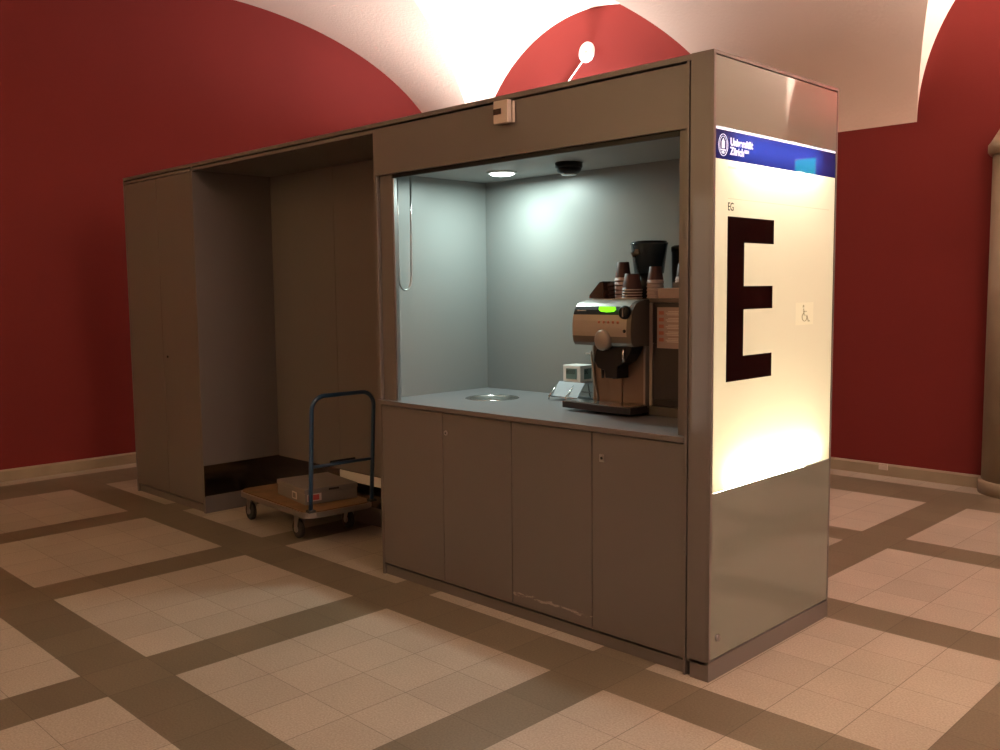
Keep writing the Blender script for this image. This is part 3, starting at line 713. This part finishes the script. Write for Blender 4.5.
# carton on the trolley
bo = thing('carton', 'flat grey carton with labels lying on the wooden trolley', 'box', (-3.15, .325, .2085))
bo.rotation_euler = (0, 0, -9*PI/180)
def bobj(name, bm, m, bevel=0, parent=bo):
    o = obj(name, bm, m, None, bevel); o.parent = parent; return o
hx_, hy_ = .215, .18
bm = B()
box(bm, -hx_, hx_, -hy_, hy_, 0, .070); bobj('body', bm, M['card'], .004)
bm = B()
box(bm, -hx_-.004, hx_+.004, -hy_-.004, hy_+.004, .071, .100); ld = bobj('lid', bm, M['card'], .004)
bm = B(); box(bm, hx_+.0035, hx_+.006, -.02, .05, .078, .090); bobj('hand_slot', bm, M['darkhole'], parent=ld)
bm = B(); box(bm, hx_, hx_+.001, -.165, -.07, .020, .066, 1); box(bm, hx_+.001, hx_+.0016, -.160, -.085, .026, .060, 0); box(bm, hx_+.0016, hx_+.002, -.150, -.13, .034, .052, 1); bobj('label', bm, [M['labelred'], M['label']])
bm = B(); box(bm, .02, .09, -hy_-.001, -hy_, .016, .062, 0); box(bm, .03, .075, -hy_-.0016, -hy_-.001, .022, .054, 1); bobj('label', bm, [M['label'], M['card']])

# ---------------------------------------------------------------- exit sign further along the back wall
ex = thing('exit_sign', 'small green lit exit sign on the back wall, seen mirrored in the blue band', 'sign', (1.85, 4.38, 2.5))
bm = B(); box(bm, 1.745, 1.945, YB-.03, YB-.001, 2.385, 2.60); obj('case', bm, M['white'], ex, bevel=.003)
bm = B(); box(bm, 1.755, 1.935, YB-.033, YB-.0305, 2.395, 2.59); eg = obj('green_panel', bm, M['exitg'], ex)
bm = B(); prism(bm, [(1.86, 2.40), (1.925, 2.40), (1.925, 2.475), (1.91, 2.49), (1.87, 2.49), (1.86, 2.47)], YB-.0345, YB-.0332, 'Y'); prism(bm, [(1.785, 2.40), (1.83, 2.40), (1.83, 2.44), (1.81, 2.46), (1.79, 2.44)], YB-.0345, YB-.0332, 'Y'); obj('running_figure', bm, M['exitw'], eg)

# ---------------------------------------------------------------- lights
def area(name, loc, size, power, color, target=None, sizey=None, spread=None, spec=1.0):
    l = bpy.data.lights.new(name, 'AREA'); l.energy = power; l.color = color; l.size = size
    if sizey: l.shape = 'RECTANGLE'; l.size_y = sizey
    if spread: l.spread = math.radians(spread)
    o = bpy.data.objects.new(name, l); C.objects.link(o); o.location = loc
    dirv = (Vector(target)-Vector(loc)).normalized() if target else Vector((0, 0, -1))
    o.rotation_euler = dirv.to_track_quat('-Z', 'Y').to_euler()
    l.specular_factor = spec
    return o
# wall uplighters: unseen bowls; right and front wall ones added as room fill
def uplighter(x, y, z, label, power, color, face='B', size=.28, target=None, spread=None):
    u = thing('wall_uplighter', label, 'lamp', (x, y, z), 'wall uplighters')
    dx, dy = {'B': (0, -1), 'R': (-1, 0), 'F': (0, 1)}[face]
    bm = B(); lathe(bm, [(0, z-.12), (.05, z-.11), (.13, z-.02), (.15, z), (.14, z), (.12, z-.015), (0, z-.03)], 32, (x+dx*.155, y+dy*.155, 0)); obj('bowl', bm, M['white'], u)
    area('uplighter_lamp', (x+dx*.155, y+dy*.155, z+.002), size, power, color, target=target or (x+dx*.25, y+dy*.25, z+3), spread=spread)
uplighter(-4.45, YB, 2.60, 'bowl shaped wall uplighter on the back wall behind the kiosk', 170, (1.0, .92, .88), target=(-4.35, 3.7, 5), spread=145)
uplighter(1.1, YB, 2.80, 'bowl shaped wall uplighter on the back wall right of the column', 230, (1.0, .86, .76))
uplighter(XR, -.8, 2.6, 'unseen bowl uplighter added on the right hand wall as room fill', 330, (1.0, .86, .76), 'R', spread=160)  # out of view, added to raise the light from the right
uplighter(-3.6, YF, 2.5, 'unseen bowl uplighter added on the front wall as room fill', 110, (1.0, .83, .42), 'F', spread=150)  # out of view, added as yellowish fill from the front left
# light of the round downlight in the coffee bay ceiling
area('bay_lamp', (LX, LY, ZC-.026), .12, 14, (.80, 1.0, .93))
# tubes and back light of the sign
area('sign_tube', (-.07, D/2, .775), .76, 3.9, (1.0, .95, .76), target=(.2, D/2, .95), sizey=.02)
area('sign_tube', (-.07, D/2, 2.085), .72, 4.4, (1.0, .97, .88), target=(.2, D/2, 1.94), sizey=.02)
area('sign_backlight', (-.085, D/2, 1.43), 1.28, 1.55, (1.0, .93, .78), target=(1, D/2, 1.43), sizey=.9)

w = bpy.data.worlds.new('world'); bpy.context.scene.world = w; w.use_nodes = True
w.node_tree.nodes['Background'].inputs[0].default_value = (.02, .018, .015, 1)
sc = bpy.context.scene
sc.view_settings.view_transform = 'Standard'; sc.view_settings.look = 'None'; sc.view_settings.gamma = 1
sc.view_settings.use_curve_mapping = False; sc.view_settings.exposure = 0.0
